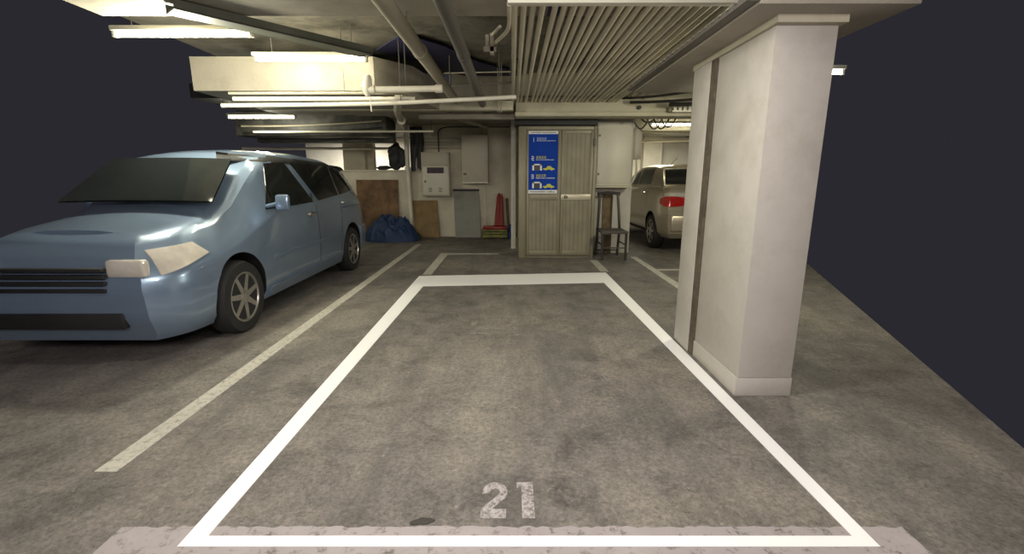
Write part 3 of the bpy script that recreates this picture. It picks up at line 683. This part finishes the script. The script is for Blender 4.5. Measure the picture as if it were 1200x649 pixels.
def wheel(parent, x, y, z, r, side):
    s = side     # +1: outer face looks to +x
    w = .2
    t = MB().lathe_x([(-w * s, r * .62), (-w * s, r * .93), (-w * .8 * s, r), (-w * .2 * s, r), (0, r * .94), (.004 * s, r * .70), (-.01 * s, r * .66)], x, y, z, 36)
    wo = t.build('wheel', M['rubber'], parent)
    rm = MB().lathe_x([(-.03 * s, r * .68), (.0, r * .69), (.002 * s, r * .64), (-.03 * s, r * .60)], x, y, z, 36)
    rm.lathe_x([(-.05 * s, .06), (-.005 * s, .055), (0, .03)], x, y, z, 20)
    for k in range(7):
        a = 2 * PI * k / 7 + .3; dy, dz = math.cos(a), math.sin(a); ny, nz = -dz, dy
        for (ra, rb, h0, h1) in ((.04, r * .64, .028, .020),):
            vs = []
            for xx in (x - .035 * s, x - .006 * s):
                vs += [(xx, y + dy * ra + ny * h0, z + dz * ra + nz * h0), (xx, y + dy * ra - ny * h0, z + dz * ra - nz * h0), (xx, y + dy * rb - ny * h1, z + dz * rb - nz * h1), (xx, y + dy * rb + ny * h1, z + dz * rb + nz * h1)]
            rm.add(vs, [[0, 1, 2, 3], [7, 6, 5, 4], [0, 4, 5, 1], [1, 5, 6, 2], [2, 6, 7, 3], [3, 7, 4, 0]])
    rm.build('rim', M['rim'], wo)
    MB().lathe_x([(-.09 * s, r * .6), (-.06 * s, r * .6)], x, y, z, 24).build('brake_disc', M['dark'], wo)
    return wo

# --- pale blue van: its right-hand side faces the bay, tail to the back wall
VXC = -3.32; VW = .87; VYR = 7.84; VYF = 3.2
van = thing('van', 'pale blue people carrier with dark windows parked at the left', 'car', (VXC, 5.5, 0))
def van_roof(Y): return interp([(3.2, 1.0), (4.0, 1.12), (4.7, 1.62), (5.3, 1.70), (6.2, 1.715), (7.0, 1.68), (7.5, 1.60), (7.9, 1.56)], Y)
def van_front(z): return interp([(.2, 3.32), (.4, 3.22), (.6, 3.2), (.8, 3.27), (.95, 3.40), (1.05, 3.55)], z)
def van_rear(z): return interp([(.15, 7.72), (.35, 7.83), (.62, 7.85), (.75, 7.80), (1.1, 7.74), (1.25, 7.69), (1.52, 7.50), (1.72, 7.44)], z)
BELT = 1.12
def van_half(zf, t):   # zf normalised height table on (z - z0)/(roof - z0)
    base = interp([(0, .80), (.08, .845), (.25, .87), (.45, .868), (.60, .845), (.64, .825), (.93, .672), (.975, .60), (1.0, .40)], zf)
    k = 1 - .05 * max(0, (t - .86) / .14) ** 2 - .06 * max(0, (.25 - t) / .25) ** 2 - .16 * max(0, (.07 - t) / .07) ** 2 - (.05 * ((t - .975) / .025) if t > .975 else 0)
    return base * k
ZB = .20
def van_pt(t, zf, side=1):
    Yg = VYF + (VYR - VYF) * t
    rf = van_roof(Yg); z = ZB + (rf - ZB) * zf
    Y = van_front(z) + (van_rear(z) - van_front(z)) * t
    return Vector((VXC + side * van_half(zf, t), Y, z))
ts = [0, .008, .02, .035, .05, .07, .10, .14, .2, .27, .34, .42, .5, .58, .66, .72, .78, .83, .87, .90, .93, .955, .975, .99, 1.0]
zfs = [0, .03, .08, .16, .25, .35, .45, .52, .57, .60, .62, .64, .70, .76, .82, .88, .93, .955, .975, .99, 1.0]
rows = []
for t in ts:
    r = [van_pt(t, z, 1) for z in zfs]; l = [van_pt(t, z, -1) for z in zfs]
    cz = r[-1]; mid = [Vector((VXC + .2, cz.y, cz.z + .015)), Vector((VXC, cz.y, cz.z + .02)), Vector((VXC - .2, cz.y, cz.z + .015))]
    rows.append(r + mid + l[::-1])
b = MB(); b.grid(rows, close=True)
n = len(rows[0])
for r, flip in ((rows[0], 1), (rows[-1], 0)):   # cap ends row by row so that the tail stays curved
    m_ = len(zfs)
    vs = [r[i] for i in range(m_)] + [r[n - 1 - i] for i in range(m_)]
    fs = [[i, i + 1, m_ + i + 1, m_ + i] for i in range(m_ - 1)]
    vs += r[m_:m_ + 3]; fs += [[m_ - 1, 2 * m_, 2 * m_ + 1, 2 * m_ + 2, 2 * m_ - 1]]
    b.add(vs, fs)
body = b.build('body', [M['vanpaint'], M['trimblack']], van, smooth=28)
bm = bmesh.new(); bm.from_mesh(body.data); bmesh.ops.remove_doubles(bm, verts=bm.verts[:], dist=.0005); bmesh.ops.recalc_face_normals(bm, faces=bm.faces[:]); bm.to_mesh(body.data); bm.free()
WY, WR = 7.08, .335
cuts = []
for s in (1, -1):
    for wy in (WY, 4.12):
        c = MB().lathe_x([(-.28, .395), (.28, .395)], VXC + s * .86, wy, .35, 40).build('cutter', M['trimblack']); cuts.append(c)
boolean_cut(body, cuts)
for p in body.data.polygons:
    c = body.data.vertices
    for wy in (WY, 4.12):
        if all(math.hypot(c[i].co.y + van.location.y - wy, c[i].co.z - .35) < .40 for i in p.vertices): p.material_index = 1
body.data.set_sharp_from_angle(angle=math.radians(28))
wheel(van, VXC + .865, WY, WR, WR, 1)
wheel(van, VXC + .865, 4.12, WR, WR, 1); wheel(van, VXC - .865, WY, WR, WR, -1); wheel(van, VXC - .865, 4.12, WR, WR, -1)
def side_patch(name, m, fn, quad, parent, off=.004, nu=14, nv=10, th=.004):
    """quad of four (Y, z) corners laid on the curved side"""
    b = MB(); rows = []; rows2 = []
    for i in range(nu + 1):
        r = []; r2 = []
        for k in range(nv + 1):
            u = i / nu; w = k / nv
            Y = (quad[0][0] * (1 - u) + quad[1][0] * u) * (1 - w) + (quad[3][0] * (1 - u) + quad[2][0] * u) * w
            z = (quad[0][1] * (1 - u) + quad[1][1] * u) * (1 - w) + (quad[3][1] * (1 - u) + quad[2][1] * u) * w
            x = fn(Y, z); r.append((x[0] + x[1] * off, Y, z)); r2.append((x[0] + x[1] * (off - th), Y, z))
        rows.append(r); rows2.append(r2)
    b.grid(rows); b.grid([q for q in rows2])
    # rim joining both skins
    loop = [(0, k) for k in range(nv + 1)] + [(i, nv) for i in range(1, nu + 1)] + [(nu, k) for k in range(nv - 1, -1, -1)] + [(i, 0) for i in range(nu - 1, 0, -1)]
    vs = [rows[i][k] for i, k in loop] + [rows2[i][k] for i, k in loop]; L = len(loop)
    b.add(vs, [[i, (i + 1) % L, L + (i + 1) % L, L + i] for i in range(L)])
    return b.build(name, m, parent, smooth=50)
def van_side(Y, z):
    Yr = van_rear(z); Yf = van_front(z); t = (Y - Yf) / (Yr - Yf); t = min(max(t, 0), 1)
    Yg = VYF + (VYR - VYF) * t; zf = (z - ZB) / (van_roof(Yg) - ZB)
    return (VXC + van_half(min(max(zf, 0), 1), t), 1)
side_patch('window', M['glass'], van_side, [(5.98, 1.125), (6.72, 1.17), (6.75, 1.565), (5.62, 1.585)], van)
side_patch('window', M['glass'], van_side, [(6.75, 1.17), (7.38, 1.215), (7.20, 1.53), (6.78, 1.565)], van)
side_patch('window', M['glass'], van_side, [(4.75, 1.09), (5.82, 1.115), (5.48, 1.58), (5.05, 1.56)], van)
side_patch('window_trim', M['chrome'], van_side, [(6.715, 1.165), (6.745, 1.165), (6.79, 1.565), (6.76, 1.565)], van, off=.007)
side_patch('window_trim', M['chrome'], van_side, [(5.80, 1.10), (5.835, 1.10), (5.83, 1.22), (5.78, 1.22)], van, off=.008)
side_patch('body_moulding', M['vanpaint'], van_side, [(4.7, .60), (6.62, .60), (6.62, .64), (4.7, .64)], van, off=.012, th=.012)
side_patch('side_skirt', M['vanpaint'], van_side, [(4.6, .215), (6.62, .225), (6.6, .33), (4.6, .32)], van, off=.02, th=.02)
side_patch('door_seam', M['trimblack'], van_side, [(6.60, .36), (6.612, .36), (6.722, 1.15), (6.71, 1.15)], van, off=.0015, th=.002)
side_patch('door_seam', M['trimblack'], van_side, [(5.86, .36), (5.872, .36), (5.872, 1.08), (5.86, 1.08)], van, off=.0015, th=.002)
side_patch('slide_rail', M['trimblack'], van_side, [(6.74, .985), (7.55, .995), (7.55, 1.003), (6.74, .993)], van, off=.002, th=.002)
hx = van_side(5.72, .97)[0]
for (yy, zz) in ((5.66, .98), (6.78, 1.06)):
    hx = van_side(yy, zz)[0]; sc = 1 if yy < 6 else .55
    hb_ = MB().tube([(hx + .004, yy - .09 * sc, zz), (hx + .035, yy - .07 * sc, zz + .004), (hx + .04, yy, zz + .006), (hx + .035, yy + .07 * sc, zz + .004), (hx + .004, yy + .09 * sc, zz)], .013 * sc + .002, 10)
    hb_.lathe_x([(-.002, .04 * sc), (.006, .038 * sc)], hx, yy, zz - .01, 18)
    hb_.build('door_handle', M['chrome'], van)
# far side, nose and windscreen
def van_far(Y, z): return (2 * VXC - van_side(Y, z)[0], -1)
for q in ([(5.98, 1.125), (6.72, 1.17), (6.75, 1.565), (5.62, 1.585)], [(6.75, 1.17), (7.38, 1.215), (7.20, 1.53), (6.78, 1.565)], [(4.75, 1.09), (5.82, 1.115), (5.48, 1.58), (5.05, 1.56)]):
    side_patch('window', M['glass'], van_far, q, van)
b = MB(); rws = []
for i in range(9):
    f = i / 8; Yg = 4.10 + .54 * f; hw = .68 - .10 * f; r = []
    for k in range(13):
        u = k / 6 - 1; r.append((VXC + u * hw, Yg + .0 * u, van_roof(Yg) + .022 - .012 * u * u))
    rws.append(r)
b.grid(rws); b.grid([[(x, y + .008, z - .012) for x, y, z in r] for r in rws]); b.build('windscreen', M['glass'], van)
for s_, fn in ((1, van_side), (-1, van_far)):
    side_patch('headlamp', M['tailclear'], fn, [(3.33, .70), (3.80, .80), (3.72, .90), (3.38, .88)], van, off=.008, th=.012)
    MB().box(VXC + s_ * .55 - .14, VXC + s_ * .55 + .14, 3.225, 3.30, .70, .83, bev=.025).build('headlamp', M['tailclear'], van)
    MB().tube([(VXC + s_ * .80, 4.78, 1.12), (VXC + s_ * .93, 4.76, 1.15)], .02, 8).box(VXC + s_ * .98 - .07, VXC + s_ * .98 + .07, 4.73, 4.79, 1.08, 1.24, bev=.025).build('wing_mirror', M['vanpaint'], van)
g = MB()
for k in range(4): g.box(VXC - .42, VXC + .42, 3.185, 3.24, .60 + .05 * k, .625 + .05 * k, bev=.004)
g.box(VXC - .5, VXC + .5, 3.20, 3.26, .32, .44, bev=.01); g.build('grille', M['trimblack'], van)
# roof spoiler, tail lamp, bumper, rear glass
b = MB(); rows = []
for k in range(13):
    u = k / 12 * 2 - 1; x = VXC + u * .60
    rows.append([(x, 7.36, 1.635 - .05 * u * u), (x, 7.50, 1.625 - .05 * u * u), (x, 7.66 - .05 * u * u, 1.585 - .04 * u * u), (x, 7.655 - .05 * u * u, 1.565 - .04 * u * u), (x, 7.45, 1.55 - .04 * u * u)])
b.grid(rows, close=True); b.add(rows[0], [[0, 1, 2, 3, 4]]); b.add(rows[-1], [[4, 3, 2, 1, 0]])
b.build('spoiler', M['trimblack'], van)
side_patch('tail_lamp', M['tailclear'], van_side, [(7.46, 1.19), (7.69, 1.20), (7.50, 1.52), (7.30, 1.50)], van, off=.006, nu=6)
side_patch('bumper_corner', M['vanpaint'], van_side, [(7.46, .30), (7.81, .30), (7.84, .66), (7.44, .66)], van, off=.03, th=.03)
b = MB()
for z0, z1 in ((1.18, 1.52),):
    rws = []
    for i in range(7):
        z = z0 + (z1 - z0) * i / 6; rws.append([(VXC + (-.62 + 1.24 * k / 10) * (1 - .12 * i / 6), van_rear(z) + .006, z) for k in range(11)])
    b.grid(rws)
b.build('rear_window', M['glass'], van)
side_patch('roof_edge', M['trimblack'], van_side, [(4.7, 1.575), (7.36, 1.54), (7.32, 1.60), (4.7, 1.66)], van, off=.003, th=.003)  # black band over the windows, also standing in for the roof's dark reflection

# --- champagne saloon at the right, seen from behind
SXC = 3.82; SY0 = 8.66
car = thing('sedan', 'champagne silver saloon car with red tail lamp behind the pillar', 'car', (SXC, 10.8, 0))
def sed_rear(z): return SY0 + interp([(.25, .12), (.38, .02), (.75, 0), (.82, .045), (1.0, .06), (1.18, .10), (1.27, .16)], z)
def sed_half(zf, t):
    base = interp([(0, .90), (.08, .965), (.3, .995), (.55, 1.0), (.78, .985), (.9, .965), (.97, .93), (1, .86)], zf)
    k = 1 - .10 * max(0, (.10 - t) / .10) ** 2.0 - .12 * max(0, (t - .85) / .15) ** 2
    return base * k
def sed_top(t): return interp([(0, 1.245), (.05, 1.27), (.12, 1.275), (.55, 1.22), (.7, 1.15), (1, .85)], t)
SL = 4.9
def sed_pt(t, zf, s=1):
    zt = sed_top(t); z = .28 + (zt - .28) * zf; Y0 = sed_rear(z)
    return Vector((SXC + s * sed_half(zf, t), Y0 + (SY0 + SL - Y0) * t, z))
ts = [0, .008, .02, .04, .06, .08, .10, .14, .2, .3, .4, .5, .6, .7, .8, .9, 1]
zfs = [0, .05, .1, .2, .3, .42, .47, .5, .55, .6, .7, .78, .85, .9, .94, .97, .99, 1]
rows = []
for t in ts:
    r = [sed_pt(t, z, 1) for z in zfs]; l = [sed_pt(t, z, -1) for z in zfs]; c = r[-1]
    rows.append(r + [Vector((SXC + .4, c.y, c.z + .02)), Vector((SXC, c.y, c.z + .03)), Vector((SXC - .4, c.y, c.z + .02))] + l[::-1])
b = MB(); b.grid(rows, close=True); n = len(rows[0])
for r in (rows[0], rows[-1]):
    m_ = len(zfs); vs = [r[i] for i in range(m_)] + [r[n - 1 - i] for i in range(m_)]
    fs = [[i, i + 1, m_ + i + 1, m_ + i] for i in range(m_ - 1)]
    vs += r[m_:m_ + 3]; fs += [[m_ - 1, 2 * m_, 2 * m_ + 1, 2 * m_ + 2, 2 * m_ - 1]]; b.add(vs, fs)
sb = b.build('body', [M['carpaint'], M['trimblack']], car, smooth=28)
bm = bmesh.new(); bm.from_mesh(sb.data); bmesh.ops.remove_doubles(bm, verts=bm.verts[:], dist=.0005); bmesh.ops.recalc_face_normals(bm, faces=bm.faces[:]); bm.to_mesh(sb.data); bm.free()
SWY, SWR = 9.46, .345
boolean_cut(sb, [MB().lathe_x([(-.2, .40), (.35, .40)], SXC - .95, SWY, .36, 40).build('cutter', M['trimblack']),
                 MB().lathe_x([(-.2, .40), (.35, .40)], SXC - .95, 12.55, .36, 40).build('cutter', M['trimblack']),
                 MB().lathe_x([(-.35, .40), (.2, .40)], SXC + .95, SWY, .36, 40).build('cutter', M['trimblack']),
                 MB().lathe_x([(-.35, .40), (.2, .40)], SXC + .95, 12.55, .36, 40).build('cutter', M['trimblack'])])
for p in sb.data.polygons:
    for wy in (SWY, 12.55):
        if all(math.hypot(sb.data.vertices[i].co.y + 10.8 - wy, sb.data.vertices[i].co.z - .36) < .405 for i in p.vertices): p.material_index = 1
sb.data.set_sharp_from_angle(angle=math.radians(28))
wheel(car, SXC - .985, SWY, SWR, SWR, -1); wheel(car, SXC - .985, 12.55, SWR, SWR, -1); wheel(car, SXC + .985, SWY, SWR, SWR, 1); wheel(car, SXC + .985, 12.55, SWR, SWR, 1)
# greenhouse (roof and pillars)
def gh_pt(Yb, Yt, w, s):   # from belt to roof
    z = 1.255 + (1.665 - 1.255) * w
    return z
GH = [(8.98, 1.27), (9.2, 1.42), (9.42, 1.60), (9.62, 1.655), (10.0, 1.69), (10.6, 1.70), (11.1, 1.67), (11.7, 1.45), (12.1, 1.24)]
rows = []
for (Y, zt) in GH:
    h = max(zt - 1.20, .02); r = []
    for (hw, f) in ((.93, 0), (.905, .25), (.87, .5), (.83, .75), (.79, .9), (.70, .975), (.35, 1.0), (0, 1.01)):
        hh = .93 - (.93 - hw) * (h / .48) if f < .95 else hw
        r.append(Vector((SXC + hh, Y, 1.20 + h * f)))
    rows.append(r + [Vector((2 * SXC - p.x, p.y, p.z)) for p in r[::-1][1:]])
b = MB(); b.grid(rows, close=True); b.add(rows[0], [list(range(len(rows[0])))]); b.add(rows[-1], [list(range(len(rows[-1])))])
b.build('roof', M['carpaint'], car, smooth=32)
def gh_top(Y): return interp(GH, Y)
def gh_side(Y, z):
    h = max(gh_top(Y) - 1.20, .02); f = (z - 1.20) / h
    hw = interp([(0, .93), (.25, .905), (.5, .87), (.75, .83), (.9, .79)], f)
    return (SXC - (.93 - (.93 - hw) * (h / .48)), -1)
side_patch('window', M['glasspale'], gh_side, [(9.82, 1.285), (10.75, 1.275), (10.75, 1.60), (9.86, 1.60)], car, off=.006)
side_patch('window', M['glasspale'], gh_side, [(10.83, 1.275), (11.8, 1.265), (11.35, 1.45), (10.83, 1.60)], car, off=.006)
# rear glass lying on the slanted tail of the greenhouse
b = MB(); rws = []; A0, A1 = (9.02, 1.300), (9.40, 1.585)
for i in range(7):
    f = i / 6; Y = A0[0] + (A1[0] - A0[0]) * f; z = gh_top(Y) + .012; hw = .875 - .10 * f
    rws.append([(SXC - hw + 2 * hw * k / 12, Y - .006 - .02 * (1 - (2 * k / 12 - 1) ** 2), z) for k in range(13)])
b.grid(rws); b.grid([[(x, y + .01, z - .01) for x, y, z in r] for r in rws]); b.build('rear_window', M['glass'], car)
def sed_side(Y, z):
    t = min(max((Y - sed_rear(z)) / (SY0 + SL - sed_rear(z)), 0), 1); return (SXC - sed_half((z - .28) / (sed_top(t) - .28), t), -1)
def wrap_lamp(name, z0, z1, ya, xb, m, off, side=-1):
    """lamp that wraps from the side round the corner on to the tail"""
    path = []
    for k in range(6):
        path.append(('s', ya + (SY0 + .10 - ya) * k / 5))
    for k in range(9):
        path.append(('r', SXC - .89 + (xb - (SXC - .89)) * k / 8))
    rws = []
    for i, (q, v) in enumerate(path):
        r = []
        sh = math.sin(PI * min(1, i / (len(path) - 1) * 1.0)) ** .35 if 0 < i < len(path) - 1 else .15
        zm = (z0 + z1) / 2
        for k in range(6):
            z = zm + ((z1 - z0) / 2) * (k / 5 * 2 - 1) * max(sh, .45)
            p = Vector((sed_side(v, z)[0] - off, v, z)) if q == 's' else Vector((v, sed_rear(z) - off, z))
            r.append(p if side < 0 else Vector((2 * SXC - p.x, p.y, p.z)))
        rws.append(r)
    inn = [[Vector((p.x - .02 * side, p.y + .02, p.z)) for p in r] for r in rws]
    b = MB(); b.grid(rws); b.grid(inn); return b.build(name, m, car, smooth=60)
wrap_lamp('tail_lamp', .88, 1.07, 8.98, SXC - .50, M['tail'], .014)
wrap_lamp('tail_lamp', .88, 1.07, 8.98, SXC - .50, M['tail'], .014, 1)
wrap_lamp('reversing_lamp', 1.072, 1.135, 8.86, SXC - .48, M['tailclear'], .012, 1)
wrap_lamp('reversing_lamp', 1.072, 1.135, 8.86, SXC - .48, M['tailclear'], .012)
b = MB().box(SXC - .84, SXC + .84, SY0 - .03, SY0 + .1, .42, .72, bev=.03); b.build('bumper', M['carpaint'], car)
MB().box(SXC - .36, SXC + .36, SY0 + .02, SY0 + .06, .80, 1.08, bev=.015).build('boot_panel', M['carpaint'], car)
hx = sed_side(10.0, 1.08)[0]
MB().tube([(hx, 9.93, 1.10), (hx - .03, 9.96, 1.105), (hx - .03, 10.1, 1.105), (hx, 10.13, 1.10)], .013, 8).build('door_handle', M['carpaint'], car)
MB().tube([(SXC - .55, 9.75, 1.68), (SXC - .50, 9.55, 1.80)], .005, 6).build('antenna', M['trimblack'], car)
side_patch('door_seam', M['trimblack'], sed_side, [(9.86, .85), (9.872, .85), (9.80, 1.22), (9.79, 1.22)], car, off=.001, th=.002, nu=2)
side_patch('side_sill', M['trimblack'], sed_side, [(9.95, .29), (12.1, .29), (12.1, .36), (9.95, .36)], car, off=.01, th=.012)

# ------------------------------------------------------------------ lights
def area(name, loc, size, energy, col, rot=(0, 0, 0)):
    l = bpy.data.lights.new(name, 'AREA'); l.shape = 'RECTANGLE'; l.size, l.size_y = size; l.energy = energy; l.color = col
    o = bpy.data.objects.new(name, l); C.objects.link(o); o.location = loc; o.rotation_euler = rot; return o
WARM = (1.0, .955, .74); COOL = (1.0, .925, .93)
def bare(loc, energy, col, r=.12):
    l = bpy.data.lights.new('bare_point_light', 'POINT'); l.energy = energy; l.color = col; l.shadow_soft_size = r
    o = bpy.data.objects.new('bare_point_light', l); C.objects.link(o); o.location = loc
# bare tubes of the driving aisle behind the camera
bare((-1.3, -1.2, 2.35), 230, COOL, .3); bare((1.0, -.8, 2.35), 160, COOL, .3)
def added_fixture(x, y, z, zc, label, energy):  # added lamps: a modest glowing tube, with a point light doing the fill
    """added tube on a batten, with a separate fill point light below"""
    o = thing('tube_lamp', label, 'lamp', (x, y, z))
    MB().box(x - .63, x + .63, y - .04, y + .04, z + .03, z + .07, bev=.006).build('batten', M['batten'], o)
    MB().tube([(x - .6, y, z), (x + .6, y, z)], .019, 12).build('tube', M['tube2'], o)
    for u in (-.615, .615): MB().box(x + u - .015, x + u + .015, y - .02, y + .02, z - .02, z + .04, bev=.003).build('lamp_holder', M['batten'], o)
    for u in (-.45, .45): MB().tube([(x + u, y, z + .06), (x + u, y, zc)], .005, 6).build('hanger_rod', M['darksteel'], o)
    bare((x, y, z - .22), energy, WARM, .12)
added_fixture(-2.95, 4.5, 2.66, 3.1, 'added tube lamp hanging over the front of the van', 150)
area('bay_fill_light', (-.1, 2.3, 2.66), (1.2, .2), 52, (1, .95, .84))  # added fill light that brightens the middle of the bay
added_fixture(-4.6, 8.9, 2.5, 2.72, 'added tube lamp at the far left beyond the tail of the van', 45)
added_fixture(2.9, 5.25, 2.5, 3.1, 'added tube lamp over the bay behind the right pillar', 110)
area('lamp_light', (-4.9, 14.6, 2.65), (1.2, .3), 190, (1, .95, .82))
area('lamp_light', (3.6, 12.4, 2.55), (1.2, .3), 90, WARM)

w = bpy.data.worlds.new('world'); bpy.context.scene.world = w; w.use_nodes = True
bg = w.node_tree.nodes['Background']; bg.inputs['Color'].default_value = (.0232, .0222, .0284, 1); bg.inputs['Strength'].default_value = 1

# ------------------------------------------------------------------ camera
cd = bpy.data.cameras.new('camera'); cam = bpy.data.objects.new('camera', cd); C.objects.link(cam)
cam.location = CAM; cam.rotation_euler = (PI / 2 - PITCH, 0, 0)
cd.sensor_width = 36; cd.lens = 540 / 1200 * 36; cd.clip_end = 100
bpy.context.scene.camera = cam

# the aisle behind the camera: unseen, but its floor, slab and wall pass light on
for nm, q, m_ in (('floor', (-6, 6, -6, 1.2, -.2, 0), 'floor'), ('ceiling', (-6, 6, -6, 3.0, 2.72, 2.9), 'beam'), ('wall_behind', (-6, 6, -6.2, -6, 0, 2.9), 'wall')):
    struct(nm, MB().box(*q), M[m_])

sc = bpy.context.scene
sc.view_settings.view_transform = 'Standard'; sc.view_settings.look = 'None'
sc.view_settings.exposure = 0; sc.view_settings.gamma = 1; sc.view_settings.use_curve_mapping = False
sc.cycles.use_denoising = True; sc.cycles.max_bounces = 8; sc.cycles.sample_clamp_indirect = 4
